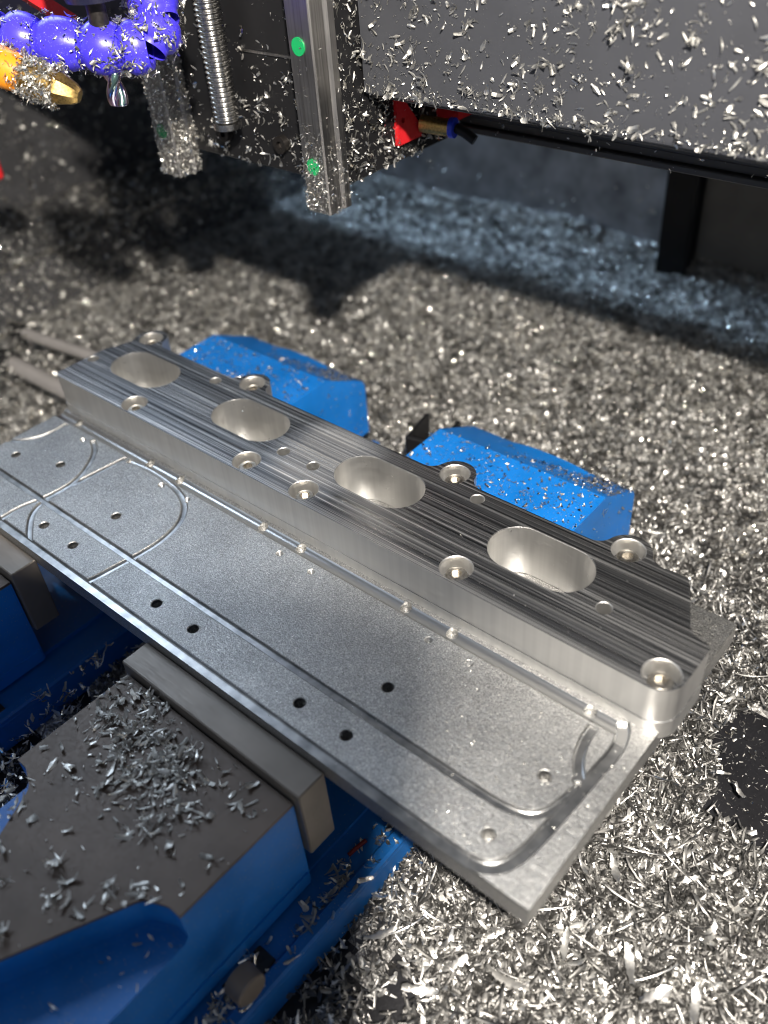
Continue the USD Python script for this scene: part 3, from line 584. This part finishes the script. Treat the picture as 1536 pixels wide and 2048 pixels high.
# chips over the tray floor
bare = Polygon([(0.3235, 0.070), (0.3185, 0.040), (0.325, 0.030), (0.331, 0.024), (0.330, 0.012), (0.338, 0.000), (0.352, 0.004), (0.366, 0.001), (0.45, -0.01), (0.45, 0.10), (0.345, 0.078)])
N = 165000
px = np.c_[rng.uniform(-0.322, 0.46, N), rng.uniform(-0.26, 0.457, N)]
u_, v_, dd = project(np.c_[px, np.full(N, FLOOR)])
ok = (dd > 0.05) & (u_ > -260) & (u_ < 1800) & (v_ > -100) & (v_ < 2300)
vise_a = (px[:, 0] > 0.119) & (px[:, 0] < 0.2495) & (px[:, 1] < 0.115)
vise_b = (px[:, 0] > -0.066) & (px[:, 0] < 0.064) & (px[:, 1] < 0.115)
import shapely
edge = 0.006 * (meshkit.noise(np.c_[px * 160, np.zeros(N)]) - 0.5)
inb = shapely.contains_xy(bare, px[:, 0] + edge, px[:, 1] + edge)
keep = ok & ~vise_a & ~vise_b & (~inb | (rng.random(N) < 0.0))
# thinner cover near the front where the tray shows through
thin = np.clip((-0.088 - px[:, 1]) / 0.035, 0, 1) * np.clip((0.325 - px[:, 0]) / 0.03, 0, 1)
keep &= rng.random(N) > 0.86 * thin
px = px[keep]; n = len(px)
def bed(p):
    h = 0.010 * (meshkit.fbm(np.c_[p * 14, np.zeros(len(p))], 3) - 0.35) + 0.03 * np.clip((p[:, 1] - 0.42) / 0.04, 0, 1) ** 2
    return np.clip(h, 0.0006, None)
hz = bed(px)
def fines():
    st = 0.003; gx, gy = np.meshgrid(np.arange(-0.318, 0.46, st), np.arange(-0.26, 0.457, st), indexing='ij')
    q = np.c_[gx.ravel(), gy.ravel()]; e2 = 0.006 * (meshkit.noise(np.c_[q * 160, np.zeros(len(q))]) - 0.5)
    bad = shapely.contains_xy(bare, q[:, 0] + e2, q[:, 1] + e2) | ((q[:, 0] > 0.1185) & (q[:, 0] < 0.2505) & (q[:, 1] < 0.114)) | ((q[:, 0] > -0.067) & (q[:, 0] < 0.0645) & (q[:, 1] < 0.114))
    bad |= meshkit.noise(np.c_[q * 90, np.ones(len(q))]) < np.clip((-0.085 - q[:, 1]) / 0.05, 0, 1) * (q[:, 0] < 0.318) * 0.7
    V = np.c_[q, FLOOR + np.where(bad, 0.0001, bed(q) + 0.0007 + 0.0012 * meshkit.noise(np.c_[q * 420, np.zeros(len(q))]))]
    ny = gx.shape[1]; I = np.arange(len(q)).reshape(gx.shape)
    A, B, C_, D = I[:-1, :-1].ravel(), I[1:, :-1].ravel(), I[1:, 1:].ravel(), I[:-1, 1:].ravel()
    good = ~(bad[A] & bad[B] & bad[C_] & bad[D])
    F = np.vstack([np.c_[A, B, C_][good], np.c_[A, C_, D][good]])
    us, inv = np.unique(F, return_inverse=True)
    single('fine_swarf', (V[us], inv.reshape(F.shape)), M_FINES, 'fine grey swarf bed filling the tray under the larger chips', 'swarf', kind='stuff', smooth=True)
fines()
prot = [clump(100 + k, 8, 0.0023, 0.0030, 0.002, 0.45) for k in range(9)] + [clump(200 + k, 7, 0.0042, 0.0042, 0.0025, 0.38, 0.3) for k in range(7)]
prot += [join([(lambda m: (m[0] @ rand_rot(np.random.default_rng(700 + 9 * k + j), 0.25).T + [0.004 * (j - 1), 0.003 * ((j * 7 + k) % 3 - 1), 0.002 + 0.001 * j], m[1]))(chip_mesh(0.008 + 0.0022 * ((j + k) % 4), 0.0007 + 0.0003 * ((k + j) % 3), (-1) ** j * (1.0 + 0.7 * ((j + 2 * k) % 4)), 1.5 - j, 0.5, 800 + 10 * k + j, rows=9)) for j in range(3)]) for k in range(4)]
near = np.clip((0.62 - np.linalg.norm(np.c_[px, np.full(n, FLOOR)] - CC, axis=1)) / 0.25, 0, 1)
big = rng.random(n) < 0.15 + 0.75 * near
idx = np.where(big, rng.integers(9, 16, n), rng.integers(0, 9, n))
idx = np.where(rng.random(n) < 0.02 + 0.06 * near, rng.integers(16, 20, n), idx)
nrm = np.c_[rng.normal(0, 0.25, (n, 2)), np.ones(n)]
instancer('floor_chips', 'aluminium chips covering the tray floor around the vises', 'metal chips', prot, np.c_[px, FLOOR + hz + rng.uniform(0, 0.003, n)], quats_from(rng.uniform(0, 6.28, n), nrm), rng.uniform(0.75, 1.25, n), idx, [M_GLINT if k in (2, 6) else M_CHIP for k in range(9)] + [M_DIMMED, M_DIMMED, M_DIMMED, M_DIMMED, M_DIMMED, M_DIMMED, M_CHIP, M_DIMMED, M_CHIP, M_DIMMED, M_DIMMED])
print('floor clumps', n)

singles = []
_r = np.random.default_rng(55)
for k in range(14): singles.append(one(_r, 0.005) if k % 2 else flake(_r, 0.0040))
for k in range(4): singles.append(clump(300 + k, 6, 0.0045, 0.003, 0.003, 0.7))
def on_rect(o, a, b, n, seed, dens=None):
    """random points o + s a + t b kept where dens(s, t) allows"""
    r = np.random.default_rng(seed); s, t = r.random(n), r.random(n)
    if dens is not None:
        k = r.random(n) < dens(s, t, r); s, t = s[k], t[k]
    o, a, b = map(lambda q: np.array(q, float), (o, a, b)); nn = np.cross(a, b); nn /= np.linalg.norm(nn)
    return o + s[:, None] * a + t[:, None] * b, np.tile(nn, (len(s), 1))
def scatter(name, label, sets, seed, size=(0.3, 1.2), clumps=0.1, tilt=0.25, lift=0.0003, power=1.6, glint=True):
    r = np.random.default_rng(seed); P_ = np.vstack([s[0] for s in sets]); Nn = np.vstack([s[1] for s in sets]); n = len(P_)
    sc = size[0] + (size[1] - size[0]) * r.random(n) ** power
    idx = np.where(r.random(n) < clumps, r.integers(14, 18, n), r.integers(0, 14, n))
    q = quats_from(r.uniform(0, 6.28, n), Nn + r.normal(0, tilt, (n, 3)))
    instancer(name, label, 'metal chips', singles, P_ + Nn * (lift + 0.0006 * sc[:, None] * r.random((n, 1))), q, sc, idx, [M_GLINT if k % 7 == 1 and glint else (M_DIMMED if glint is None else M_MID) for k in range(18)])
def clumpy(scale, lo, hi, seed=0):
    def f(s, t, r): return np.clip((meshkit.fbm(np.c_[s * scale[0], t * scale[1], np.zeros(len(s))], 3, seed) - lo) / (hi - lo), 0, 1)
    return f
# on the grey panel
scatter('panel_chips', 'bright aluminium chips stuck to the grey gantry cover', [on_rect((0.0896, 0.0951, 0.129), (0.28, 0, 0), (0, 0, 0.075), 2300, 1, clumpy((26, 8), 0.36, 0.66, 3)), on_rect((0.0896, 0.0951, 0.129), (0.28, 0, 0), (0, 0, 0.075), 3800, 101, clumpy((40, 12), 0.30, 0.66, 8)), on_rect((0.0896, 0.0951, 0.1285), (0.28, 0, 0), (0, 0, 0.004), 520, 2)], 11, (0.06, 0.95), 0.07, 0.28, power=2.6, glint=False)
scatter('beam_chips', 'fine aluminium chips caught on the black beam', [on_rect((0.0896, 0.1648, 0.0925), (0.28, 0, 0), (0, 0, 0.008), 60, 3)], 12, (0.1, 0.4))
# on the carriage, its side and rails
dn = lambda s, t, r: np.clip(1.1 - 0.95 * t, 0.12, 1) * np.clip((meshkit.fbm(np.c_[s * 9, t * 9, 0 * s], 3, 5) - .25) / .4, 0, 1)
scatter('carriage_chips', 'aluminium chips clinging to the black carriage block', [
    on_rect((-0.05, 0.0799, 0.090), (0.137, 0, 0), (0, 0, 0.085), 1700, 4, dn), on_rect((0.0871, 0.080, 0.090), (0, 0.083, 0), (0, 0, 0.035), 620, 5),
    on_rect((0.0871, 0.080, 0.120), (0, 0.016, 0), (0, 0, 0.055), 160, 6)], 13, (0.12, 0.85), 0.12, 0.5, power=1.7)
low = lambda s, t, r: np.clip(1.5 - 2.6 * t, 0.03, 1)
scatter('rail_chips', 'thick crust of fine chips on the lower ends of the two rails', [
    on_rect((0.0746, 0.0651, 0.0815), (0.0146, 0, 0), (0, 0, 0.075), 2300, 7, low), on_rect((0.0893, 0.0652, 0.0815), (0, 0.0148, 0), (0, 0, 0.075), 500, 8, low),
    on_rect((-0.037, 0.0651, 0.079), (0.015, 0, 0), (0, 0, 0.075), 2600, 9, lambda s, t, r: np.clip(1.3 - t, 0.2, 1)), on_rect((-0.0219, 0.0652, 0.079), (0, 0.0148, 0), (0, 0, 0.075), 2800, 10, lambda s, t, r: np.clip(1.3 - t, 0.2, 1)),
    on_rect((0.0746, 0.0655, 0.0812), (0, 0.014, 0), (0.0146, 0, 0), 160, 11), on_rect((-0.037, 0.0655, 0.079), (0, 0.014, 0), (0.015, 0, 0), 160, 12)], 14, (0.07, 0.42), 0.0, 0.33, power=1.8)
# hose and nozzle
def on_tube(a, b, r, n, seed, amin=0, amax=2 * np.pi):
    rr = np.random.default_rng(seed); a, b = np.array(a), np.array(b); d = (b - a) / np.linalg.norm(b - a)
    u = np.cross([0, 0, 1.0], d); u /= np.linalg.norm(u); w = np.cross(d, u); t = rr.random(n); an = rr.uniform(amin, amax, n)
    nn = np.cos(an)[:, None] * u + np.sin(an)[:, None] * w
    return a + t[:, None] * (b - a) + r * nn, nn
hs = [on_tube(hp(*a), hp(*b_), 0.0103, nn, 20 + i) for i, (a, b_, nn) in enumerate(((joints[1], joints[2], 60), (joints[2], joints[3], 90), (joints[3], joints[4], 110), (joints[4], joints[5], 260), (joints[5], joints[6], 300), (joints[6], joints[7], 170)))]
hs += [on_tube(hp(joints[k][0] - 8, joints[k][1]), hp(joints[k][0] + 8, joints[k][1]), 0.0083, 90, 40 + k) for k in (2, 3, 4)]
scatter('hose_chips', 'aluminium chips sticking to the violet coolant hose', hs, 15, (0.10, 0.75), 0.12, 0.5, power=2)
scatter('nozzle_chips', 'dense fine chips caking the brass nozzle', [on_tube(A + d * .42, A + d * .80, 0.0072, 620, 50), on_tube(A + d * .2, A + d * .45, 0.0082, 90, 51)], 16, (0.2, 0.6), 0.3, 0.8)
# vise tops and shelves
def vtop(s, t, r):
    x, y = 0.1366 + s * 0.096, -0.1255 - t * 0.10
    pile = np.exp(-(((x - 0.186) / 0.019) ** 2 + ((y + 0.1490) / 0.0125) ** 2)) + 0.7 * np.exp(-(((x - 0.158) / 0.016) ** 2 + ((y + 0.139) / 0.010) ** 2))
    cut = (y < -0.18) & (x > 0.235 - 0.017 - (-(y + 0.18)) * 0.48)
    return np.where(cut, 0, np.clip(pile + 0.03 + 0.12 * (meshkit.noise(np.c_[x * 60, y * 60, 0 * x]) > 0.72), 0, 1))
scatter('vise_top_chips', 'heap of curled aluminium chips on the brown top of the near vise', [on_rect((0.1366, -0.2255, -0.0348), (0.096, 0, 0), (0, 0.10, 0), 4600, 60, lambda s, t, r: vtop(s, 1 - t, r))], 17, (0.18, 1.2), 0.10, 0.30, power=1.5, glint=False)
shelf = [on_rect((0.236, -0.23, -0.0899), (0.0075, 0, 0), (0, 0.15, 0), 420, 61, clumpy((2, 12), 0.3, 0.6, 2)), on_rect((0.244, -0.23, -0.0879), (0.006, 0, 0), (0, 0.15, 0), 40, 62),
         on_rect((0.0648, -0.23, -0.088), (0.072, 0, 0), (0, 0.20, 0), 0 + 900, 63, clumpy((5, 8), 0.3, 0.7, 3)), on_rect((0.215, -0.22, -0.0505), (0.017, 0, 0), (0, 0.04, 0), 14, 64)]
scatter('vise_shelf_chips', 'loose chips lying along the base shelf of the near vise', shelf, 18, (0.25, 1.2), 0.1, 0.4)
bl = []
for dx in (0, -0.1858):
    bl += [on_rect((0.1345 + dx, 0.048, -0.0346), (0.1, 0, 0), (0, 0.038, 0), 800, 70 + int(-dx * 1000), None), on_rect((0.2351 + dx, 0.05, -0.085), (0, 0.066, 0), (0, 0, 0.045), 130, 71)]
    bl += [on_rect((0.165 + dx, 0.088, -0.0362), (0.07, 0, 0), (0, 0.028, -0.0135), 2600, 73, lambda s, t, r: np.clip(0.15 + s * 1.1 - 0.3 + 0.5 * t, 0, 1))]
scatter('block_chips', 'fine chips speckled over the blue rear vise blocks', bl, 19, (0.07, 0.55), 0.05, 0.3, power=2.0)
# workpiece: dust
scatter('plate_chips', 'tiny chips and filings lying on the aluminium plate', [on_rect((-0.037, -0.104, ZP * MM), (0.34, 0, 0), (0, 0.06, 0), 700, 80), on_rect((0.20, -0.11, ZP * MM), (0.12, 0, 0), (0, 0.07, 0), 900, 81),
    on_rect((0.29, -0.110, ZP * MM), (0.03, 0, 0), (0, 0.06, 0), 160, 84), on_rect((-0.03, -0.03, 0.00005), (0.34, 0, 0), (0, 0.045, 0), 420, 82), on_rect((0.30, -0.02, ZP * MM), (0.02, 0, 0), (0, 0.05, 0), 160, 83)], 20, (0.03, 0.20), 0.0, 0.2, power=2)
scatter('bare_patch_chips', 'sparse fine chips on the bare black patch of tray at the right', [on_rect((0.318, -0.01, FLOOR), (0.12, 0, 0), (0, 0.09, 0), 2600, 90)], 21, (0.05, 0.55), 0.02, 0.3, power=3)
scatter('wall_chips', 'chips stuck to the lower part of the grey back wall', [on_rect((-0.32, 0.4579, -0.10), (0.40, 0, 0), (0, 0, 0.12), 700, 91, lambda s, t, r: np.clip(1.1 - 1.6 * t, 0.05, 1))], 22, (0.3, 1.2), 0.1, 0.4)
sd = [on_rect((-0.3185, -0.1, -0.107), (0, 0.55, 0), (-0.0055, 0, 0.046), 2600, 92), on_rect((-0.420, -0.1, -0.0515), (0.096, 0, -0.0085), (0, 0.55, 0), 5200, 93), on_rect((-0.4209, -0.1, -0.05), (0, 0.55, 0), (0, 0, 0.15), 3000, 94), on_rect((-0.325, -0.1, -0.0595), (0.003, 0, 0), (0, 0.55, 0), 1500, 97),
      on_rect((-0.35, 0.1179, 0.106), (0.29, 0, 0), (0, 0, 0.08), 260, 95), on_rect((-0.02, -0.06, -0.11), (0.001, 0, 0), (0, 0.001, 0), 2, 96)]
scatter('bed_side_chips', 'chips coating the dark bed side and housing at the left', sd, 23, (0.3, 1.1), 0.2, 0.5)
hp_ = []
for (u, v_) in ((10, 722), (38, 660)):
    c0 = at_plane(u, v_, 'z', -0.070); rr = np.random.default_rng(int(u)); k = 420
    q = rr.normal(0, 1, (k, 3)) * [0.022, 0.020, 0.0]; q[:, 2] = 0.004 - 0.022 * np.clip(np.hypot(q[:, 0], q[:, 1]) / 0.03, 0, 1) + rr.uniform(-0.003, 0.003, k)
    hp_.append((c0 + q, np.tile([0, 0, 1.0], (k, 1))))
scatter('bar_end_chips', 'chip heaps on the far ends of the two steel bars', hp_, 24, (0.3, 1.1), 0.3, 0.6)

# single large chips one can pick out in the foreground
bigs = [((1130, 1640), 0.021, 0.0030, 1.0, 0.25, 'long ribbon chip lying beside the right edge of the plate'), ((1480, 1585), 0.010, 0.0020, 2.4, -0.6, 'V-bent chip standing on the bare black patch at the right'),
        ((1310, 1990), 0.013, 0.0042, 0.7, 1.0, 'broad chip at the bottom right, just left of the chip nearest the corner'), ((1010, 1960), 0.017, 0.0036, 1.2, 0.15, 'long curved chip straight below the near corner of the plate'), ((910, 1930), 0.012, 0.003, 1.4, 1.2, 'upright curled chip a little left below the near plate corner'), ((1130, 1890), 0.013, 0.0036, 0.8, 2.0, 'bent chip just right below the near corner of the plate'), ((1260, 1930), 0.015, 0.0034, 0.9, 2.2, 'long chip slanting left in the swarf between plate corner and picture corner'),
        ((980, 1870), 0.012, 0.0034, 1.3, 0.9, 'curled chip tucked under the front edge near the plate corner'), ((840, 1980), 0.014, 0.004, 0.9, 0.5, 'broad chip near the bottom edge, leftmost of those in the sunlit swarf'), ((1420, 1870), 0.012, 0.0034, 1.5, 1.6, 'curled chip below the bare black patch of tray'), ((1230, 1740), 0.013, 0.0032, 1.1, 2.3, 'slender chip lying midway between plate corner and black patch'), ((1370, 1760), 0.012, 0.003, 1.6, 0.8, 'curled chip at the lower left rim of the black patch'), ((760, 1870), 0.013, 0.0034, 1.0, 1.0, 'dull chip on the swarf beside the near vise base'), ((1390, 2010), 0.014, 0.004, 1.1, 1.9, 'broad chip nearest the bottom right corner of the picture')]
for k, ((u, v_), L, W, curl, yaw, lab) in enumerate(bigs):
    c0 = at_plane(u, v_, 'z', FLOOR + 0.008)
    v, f = chip_mesh(L, W, curl, 0.5 + 0.3 * (k % 3), 0.55, 900 + k, rows=14)
    R3 = trimesh.transformations.rotation_matrix(yaw, [0, 0, 1])[:3, :3] @ trimesh.transformations.rotation_matrix(0.25 * ((k % 3) - 1), [1, 0, 0])[:3, :3]
    single('loose_chip', (v @ R3.T + c0, f), M_CHIP, lab, 'metal chip', 'broad chips in the foreground swarf', smooth=60)
